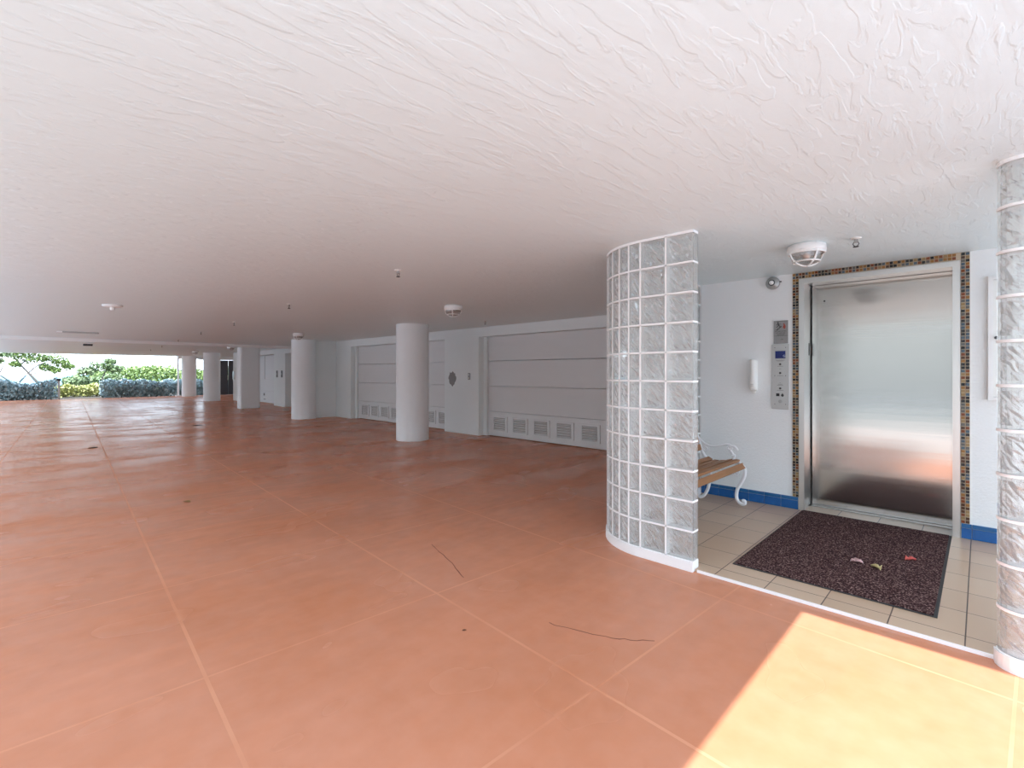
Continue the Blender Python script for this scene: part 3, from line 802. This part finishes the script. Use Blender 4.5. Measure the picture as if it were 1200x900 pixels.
RX = Matrix.Rotation(PI/2, 4, 'X')
be = thing('alarm_bell', 'round grey alarm bell high on the wall left of the mosaic border', 'bell', (-1.48, WY, 2.22))
child(MB().lathe([(0.062, 0.0), (0.062, 0.02), (0.058, 0.026), (0.045, 0.04), (0.03, 0.046)], 32, Matrix.Translation((-1.48, WY, 2.215)) @ RX), 'gong', M['gray_metal'], be)
child(MB().lathe([(0.030, 0.044), (0.030, 0.052), (0.026, 0.054)], 24, Matrix.Translation((-1.48, WY, 2.215)) @ RX), 'ring', M['dark_metal'], be)
child(MB().lathe([(0.022, 0.05), (0.020, 0.062), (0.010, 0.070), (0.0001, 0.072)], 24, Matrix.Translation((-1.48, WY, 2.215)) @ RX), 'dome', M['white_gloss'], be)
child(MB().tube([(-1.42, WY-.012, 2.222), (-1.402, WY-.012, 2.222)], 0.006, 8), 'clapper', M['dark_metal'], be)

cab = thing('electrical_cabinet', 'white wall cabinet with small lock right of the elevator', 'cabinet', (0.2, WY, 1.59))
child(MB().box(0.038, 0.064, WY-0.03, WY, 1.116, 2.066).box(0.364, 0.39, WY-0.03, WY, 1.116, 2.066).box(0.064, 0.364, WY-0.03, WY, 1.116, 1.142).box(0.064, 0.364, WY-0.03, WY, 2.04, 2.066), 'frame', M['white_gloss'], cab, 0.003)
cdo = child(MB().box(0.067, 0.361, WY-0.022, WY, 1.146, 2.036), 'cabinet_door', M['white_plastic'], cab)
sub(MB().lathe([(0.012, 0), (0.012, 0.012)], 16, Matrix.Translation((0.085, WY-.022, 1.596)) @ RX), 'lock', M['dark_metal'], cab, cdo)

# ------------------------------------------------------------------ park bench, facing +X with its back to the glass wall
bench = thing('park_bench', 'wooden slat bench with white scrolled iron arms behind the glass blocks', 'bench', (-1.88, 4.36, LZ))
def smooth(pts, k=5):
    out = []; n = len(pts)
    for i in range(n-1):
        p0, p1, p2, p3 = (Vector(pts[max(i-1, 0)]), Vector(pts[i]), Vector(pts[i+1]), Vector(pts[min(i+2, n-1)]))
        for s in range(k):
            t = s/k
            out.append(0.5*((2*p1)+(p2-p0)*t+(2*p0-5*p1+4*p2-p3)*t*t+(3*p1-p0-3*p2+p3)*t**3))
    out.append(Vector(pts[-1])); return out
def spiral(cx, cz, r0, r1, a0, turns, n=18):
    return [(cx+(r0+(r1-r0)*i/n)*math.cos(a0+2*PI*turns*i/n), cz+(r0+(r1-r0)*i/n)*math.sin(a0+2*PI*turns*i/n)) for i in range(n+1)]
def end_frame(y):
    mb = MB()
    def T(pts, r, sx=1.0, sm=True):
        p = smooth([(q[0], q[1], 0) for q in pts]) if sm else [Vector((q[0], q[1], 0)) for q in pts]
        mb.tube([(q[0], y, max(q[1], LZ+r if isinstance(r, float) else LZ+.012)) for q in p], r, 10, sx=sx)
    T([(-2.165, 0.86), (-2.150, 0.76), (-2.11, 0.633), (-2.079, 0.532), (-2.032, 0.456), (-1.971, 0.415), (-1.901, 0.413), (-1.832, 0.430), (-1.755, 0.447), (-1.708, 0.443), (-1.671, 0.418), (-1.652, 0.385),
       (-1.657, 0.317), (-1.690, 0.242), (-1.722, 0.179), (-1.730, 0.109), (-1.713, 0.062), (-1.676, 0.044), (-1.650, 0.057), (-1.655, 0.078), (-1.674, 0.076)], 0.013, 1.3)
    T([(-1.985, 0.41), (-1.990, 0.33), (-1.991, 0.267), (-2.001, 0.184), (-2.020, 0.12), (-2.053, 0.064), (-2.089, 0.044), (-2.112, 0.058), (-2.104, 0.078), (-2.090, 0.07)], 0.013, 1.3)
    T([(-2.140, 0.70), (-2.115, 0.666), (-2.053, 0.607), (-1.981, 0.580), (-1.911, 0.588), (-1.832, 0.611), (-1.80, 0.612)], 0.009)
    T(spiral(-1.798, 0.585, 0.028, 0.010, PI/2, -1.2), 0.009)
    T([(-1.776, 0.600), (-1.745, 0.596), (-1.722, 0.570), (-1.735, 0.560)], 0.012)
    T([(-1.790, 0.560), (-1.770, 0.530), (-1.755, 0.500), (-1.758, 0.45)], 0.013)
    T([(-1.772, 0.505), (-1.742, 0.505)], 0.017, sm=False)
    T(spiral(-2.035, 0.548, 0.026, 0.008, PI, 1.1), 0.007)
    T([(-2.060, 0.560), (-2.02, 0.585), (-2.0, 0.56), (-2.005, 0.54)], 0.006)
    T(spiral(-1.732, 0.330, 0.030, 0.010, 0.2, 1.25), 0.008)
    T([(-1.705, 0.345), (-1.715, 0.40), (-1.74, 0.435)], 0.007)
    T([(-1.76, 0.320), (-1.84, 0.300), (-1.92, 0.255), (-1.99, 0.230)], 0.007)
    T(spiral(-1.90, 0.335, 0.040, 0.012, PI/2, 1.2), 0.007)
    T([(-1.90, 0.375), (-1.92, 0.41)], 0.007, sm=False)
    return mb
for y in (4.965, 3.80):
    child(end_frame(y), 'end_frame', M['iron'], bench)
y0, y1 = 3.77, 4.985
for (cx, cz, ang, w, h) in ((-1.668, 0.418, -52, 0.058, 0.022), (-1.728, 0.463, -2, 0.050, 0.022), (-1.797, 0.457, 14, 0.050, 0.022), (-1.864, 0.440, 8, 0.050, 0.022), (-1.931, 0.434, 0, 0.050, 0.022), (-1.995, 0.449, -28, 0.048, 0.022)):
    mtx = Matrix.Translation((cx, 0, cz)) @ Matrix.Rotation(math.radians(-ang), 4, 'Y')
    child(MB().box(-w/2, w/2, y0, y1, -h/2, h/2, mtx), 'seat_slat', M['wood'], bench, 0.004)
for (cx, cz) in ((-2.088, 0.560), (-2.114, 0.635), (-2.137, 0.710), (-2.157, 0.785), (-2.172, 0.852)):
    mtx = Matrix.Translation((cx, 0, cz)) @ Matrix.Rotation(math.radians(-17), 4, 'Y')
    child(MB().box(-0.010, 0.010, y0, y1, -0.031, 0.031, mtx), 'back_slat', M['wood'], bench, 0.004)

# ------------------------------------------------------------------ ceiling fittings
def cage_light(loc, label, group='caged ceiling lights'):
    r = thing('ceiling_light', label, 'ceiling light', loc, group)
    def c(mb, name, m): o = mb.build(name, m, r); return o
    c(MB().lathe([(0.112, 0), (0.125, -0.008), (0.130, -0.045), (0.122, -0.060), (0.115, -0.060)], 40), 'canopy', M['white_gloss'])
    c(MB().lathe([(0.108, -0.058), (0.106, -0.080), (0.094, -0.112), (0.066, -0.136), (0.03, -0.146), (0.0001, -0.148)], 36), 'glass_bowl', M['lamp_glass'])
    c(MB().ball((0, 0, -0.088), 0.028), 'bulb', M['bulb'])
    g = MB()
    for k in range(2):
        a = PI/4+k*PI/2
        arc = [(0.122*math.cos(t), 0, -0.055-0.103*math.sin(t)) for t in [PI*i/20 for i in range(21)]]
        g.tube([(p[0]*math.cos(a), p[0]*math.sin(a), p[2]) for p in arc], 0.006, 8)
    g.tube([(0.088*math.cos(2*PI*i/32), 0.088*math.sin(2*PI*i/32), -0.127) for i in range(32)], 0.006, 8, closed=True)
    g.tube([(0.118*math.cos(2*PI*i/32), 0.118*math.sin(2*PI*i/32), -0.064) for i in range(32)], 0.008, 8, closed=True)
    c(g, 'wire_guard', M['white_gloss'])
    return r
L0 = cage_light((-0.938, 4.136, CZ), 'caged white ceiling light in front of the elevator')
for loc, lab in (((-5.40, 4.37, CZ), 'caged white ceiling light right of the middle round column'),
                 ((-11.9, 4.83, CZ), 'caged ceiling light by the top of the corner column'),
                 ((-19.3, 5.45, CZ), 'caged ceiling light just beyond the white conduit beam'),
                 ((-24.67, 5.56, CZ), 'caged ceiling light nearest the far opening, above the far columns')):
    dup(L0, loc, lab)

def sprinkler(loc, label):
    r = thing('sprinkler_head', label, 'sprinkler', loc, 'ceiling sprinkler heads')
    def c(mb, name, m): return mb.build(name, m, r)
    c(MB().lathe([(0.034, 0), (0.034, -0.003), (0.022, -0.008), (0.014, -0.009)], 24), 'escutcheon', M['white_plastic'])
    c(MB().lathe([(0.012, -0.004), (0.012, -0.024), (0.015, -0.026), (0.015, -0.032)], 16), 'body', M['gray_metal'])
    c(MB().tube([(0.012, 0, -0.03), (0.018, 0, -0.043), (0.006, 0, -0.060)], 0.003, 6).tube([(-0.012, 0, -0.03), (-0.018, 0, -0.043), (-0.006, 0, -0.060)], 0.003, 6), 'yoke', M['dark_metal'])
    c(MB().lathe([(0.017, -0.060), (0.019, -0.064), (0.006, -0.067)], 16), 'deflector', M['dark_metal'])
    return r
S0 = sprinkler((-0.637, 4.166, CZ), 'sprinkler head beside the caged light in front of the elevator')
for loc, lab in (((-3.90, 2.50, CZ), 'nearest sprinkler head on the open garage ceiling, over the middle column'),
                 ((-6.55, 6.05, CZ), 'sprinkler head in front of the garage door by the glass wall'),
                 ((-6.9, 2.67, CZ), 'sprinkler head second nearest in the row over the open floor'),
                 ((-10.1, 2.90, CZ), 'sprinkler head third in the row over the open floor'),
                 ((-13.0, 3.04, CZ), 'sprinkler head fourth in the row, just before the white beam'),
                 ((-16.4, 3.28, CZ), 'sprinkler head closest to the white beam on the near side'),
                 ((-20.5, 3.62, CZ), 'first sprinkler head beyond the white beam'),
                 ((-24.2, 3.9, CZ), 'farthest sprinkler head beyond the white beam')):
    dup(S0, loc, lab)
jb = thing('ceiling_box', 'round white junction box on the ceiling at left', 'junction box', (-8.8, 0.98, CZ))
def cc(mb, name, m, r): return mb.build(name, m, r)
cc(MB().lathe([(0.115, 0), (0.12, -0.012), (0.10, -0.030), (0.04, -0.034)], 32), 'cover', M['white_gloss'], jb)
cc(MB().lathe([(0.030, -0.030), (0.030, -0.065), (0.018, -0.075)], 16), 'socket', M['white_plastic'], jb)
st = thing('ceiling_strip', 'thin grey strip fitting on the ceiling at far left', 'strip fitting', (-15.14, 1.09, CZ))
cc(MB().box(-0.06, 0.06, -0.30, 0.34, -0.03, 0), 'housing', M['gray_metal'], st)
cc(MB().box(-0.065, 0.065, -0.40, -0.30, -0.035, 0), 'end_cap', M['white_gloss'], st)
sb = thing('ceiling_box', 'small dark box fitting on the ceiling beyond the white beam', 'junction box', (-20.6, 1.68, CZ))
cc(MB().box(-0.12, 0.12, -0.13, 0.13, -0.03, 0), 'cover', M['white_plastic'], sb); cc(MB().box(-0.10, 0.10, -0.11, 0.11, -0.09, -0.03), 'lens', M['dark_metal'], sb)

# ------------------------------------------------------------------ planting beyond the far opening
def leaves(mb, n, fn, size, r):
    for _ in range(n):
        c = Vector(fn(r)); s = size*(0.6+0.8*r.random())
        q = Matrix.Rotation(r.uniform(0, 2*PI), 3, 'Z') @ Matrix.Rotation(r.uniform(-1.1, 1.1), 3, 'Y') @ Matrix.Rotation(r.uniform(-1.1, 1.1), 3, 'X')
        L, W = s, s*0.5
        vs = [c+q @ Vector(p) for p in ((-L, 0, 0), (0, -W, W*.25), (L, 0, 0), (0, W, W*.25))]
        mb.add(vs, [(0, 1, 2, 3)])
    return mb
def hedge(label, x0, x1, y0, y1, z1, m, n, size, seed, group='hedges beyond the far opening'):
    r = random.Random(seed); h = thing('hedge', label, 'hedge', ((x0+x1)/2, (y0+y1)/2, -0.03), group)
    bumps = [(r.uniform(y0, y1), r.uniform(.1, .35)*z1) for _ in range(int((y1-y0)*1.6)+2)]
    def top(y): return z1*0.78 + max([b*max(0, 1-abs(y-c)/0.6) for c, b in bumps]+[0])
    def fn(r_):
        y = r_.uniform(y0, y1); return (r_.uniform(x0, x1), y, r_.uniform(0.0, 1)**0.85*top(y))
    child(leaves(MB(), n, fn, size, r), 'foliage', m, h)
    s = MB()
    for _ in range(int((y1-y0)*4)+3):
        x, y = r.uniform(x0+.1, x1-.1), r.uniform(y0+.05, y1-.05)
        s.tube([(x, y, -0.06), (x+r.uniform(-.1, .1), y+r.uniform(-.1, .1), z1*0.35), (x+r.uniform(-.2, .2), y+r.uniform(-.2, .2), z1*0.7)], [.02, .014, .006], 5)
    child(s, 'stems', M['bark'], h)['kind'] = 'stuff'
    return h
hedge('blue grey leafy hedge at the left under the spreading tree', -34.6, -33.62, -3.6, 1.6, 0.95, M['leaf_blue'], 5200, 0.09, 11)
hedge('long blue grey leafy hedge in front of the far columns', -34.8, -33.6, 3.3, 9.8, 0.92, M['leaf_blue'], 6500, 0.09, 12)
hedge('low yellow green hedge filling the gap between the blue hedges', -37.4, -36.2, 1.4, 4.2, 0.66, M['leaf_yellow'], 3200, 0.08, 13)
hedge('tall green hedge in the back behind the blue hedges', -52, -48.0, 4.2, 21, 1.85, M['leaf_green'], 16000, 0.13, 14)
hedge('dark green hedge running back behind the yellow one', -46.5, -42.5, 2.4, 5.4, 1.22, M['leaf_olive'], 5000, 0.12, 15)
def tree(label, base, branches, clusters, m, n, size, seed):
    r = random.Random(seed); t = thing('tree', label, 'tree', base)
    s = MB()
    for pts, rad in branches:
        p = smooth(pts, 4); s.tube(p, [rad*(1-0.75*i/(len(p)-1)) for i in range(len(p))], 7)
    child(s, 'trunk', M['bark'], t)
    def fn(r_):
        c = r_.choice(clusters); v = Vector((r_.gauss(0, 1), r_.gauss(0, 1), r_.gauss(0, 1)*.6))
        v = v.normalized()*(r_.random()**0.4) if v.length else v
        return (c[0]+v.x*c[3], c[1]+v.y*c[3], c[2]+v.z*c[3]*.75)
    child(leaves(MB(), n, fn, size, r), 'foliage', m, t)
    return t
TX = -38.0
# spreading tree at left: trunk leans, open crown
tree('spreading shore tree with leaning branches above the left hedge', (TX, 1.1, -0.03),
     [([(TX, 1.25, -.05), (TX, 1.1, .55), (TX, .82, 1.0), (TX, .6, 1.33), (TX, .25, 1.85), (TX, -.1, 2.4)], .09),
      ([(TX, -.05, -.05), (TX, .2, .7), (TX, .45, 1.1), (TX, .6, 1.33)], .06),
      ([(TX, .6, 1.33), (TX, 1.0, 1.75), (TX, 1.6, 2.1)], .04), ([(TX, .7, 1.25), (TX, 1.2, 1.4), (TX, 1.8, 1.55)], .03),
      ([(TX, .3, 1.8), (TX+.1, .8, 2.3), (TX, 1.2, 2.8)], .04)],
     [(TX, .3, 2.3, .5), (TX, .9, 2.1, .5), (TX, 1.5, 2.2, .5), (TX, 1.9, 1.95, .4), (TX, 1.3, 1.65, .32), (TX, 0.0, 2.5, .4), (TX, .6, 2.6, .5), (TX, 1.7, 1.5, .28), (TX, 2.25, 1.7, .3), (TX, .1, 1.8, .25), (TX, .9, 2.9, .8), (TX, -.1, 3.0, .6), (TX, 1.6, 2.8, .5)],
     M['leaf_green'], 4200, .07, 21)
tree('small shore tree cut off by the left edge of the view', (TX+1, -0.6, -0.03),
     [([(TX+1, 0.1, -.05), (TX+1, -.15, .85), (TX+1, -.55, 1.3), (TX+1, -.9, 1.9)], .06), ([(TX+1, -.5, 1.25), (TX+1, -.35, 1.7), (TX+1, -.2, 2.1)], .03)],
     [(TX+1, -.6, 1.95, .33), (TX+1, -.3, 2.3, .3), (TX+1, -.9, 2.1, .45), (TX+1, -1.3, 2.4, .5)], M['leaf_olive'], 900, .07, 22)
tree('small feathery bush rising above the yellow hedge', (-40.5, 4.6, -0.03),
     [([(-40.5, 4.1, -.05), (-40.5, 4.0, .9), (-40.5, 4.2, 1.6), (-40.5, 3.9, 2.0)], .05)],
     [(-40.5, 3.9, 1.75, .55), (-40.5, 4.6, 1.6, .45), (-40.5, 3.2, 1.4, .5), (-40.5, 4.4, 2.05, .3)], M['leaf_olive'], 1100, .10, 23)
gp = thing('post', 'short dark post at the end of the left blue hedge', 'post', (-33.34, 1.62, 0))
child(MB().box(-33.38, -33.30, 1.58, 1.66, 0.0, 0.93), 'shaft', M['gray_metal'], gp)
child(MB().box(-33.41, -33.27, 1.55, 1.69, 0.93, 1.04), 'cap', M['black'], gp, 0.01)
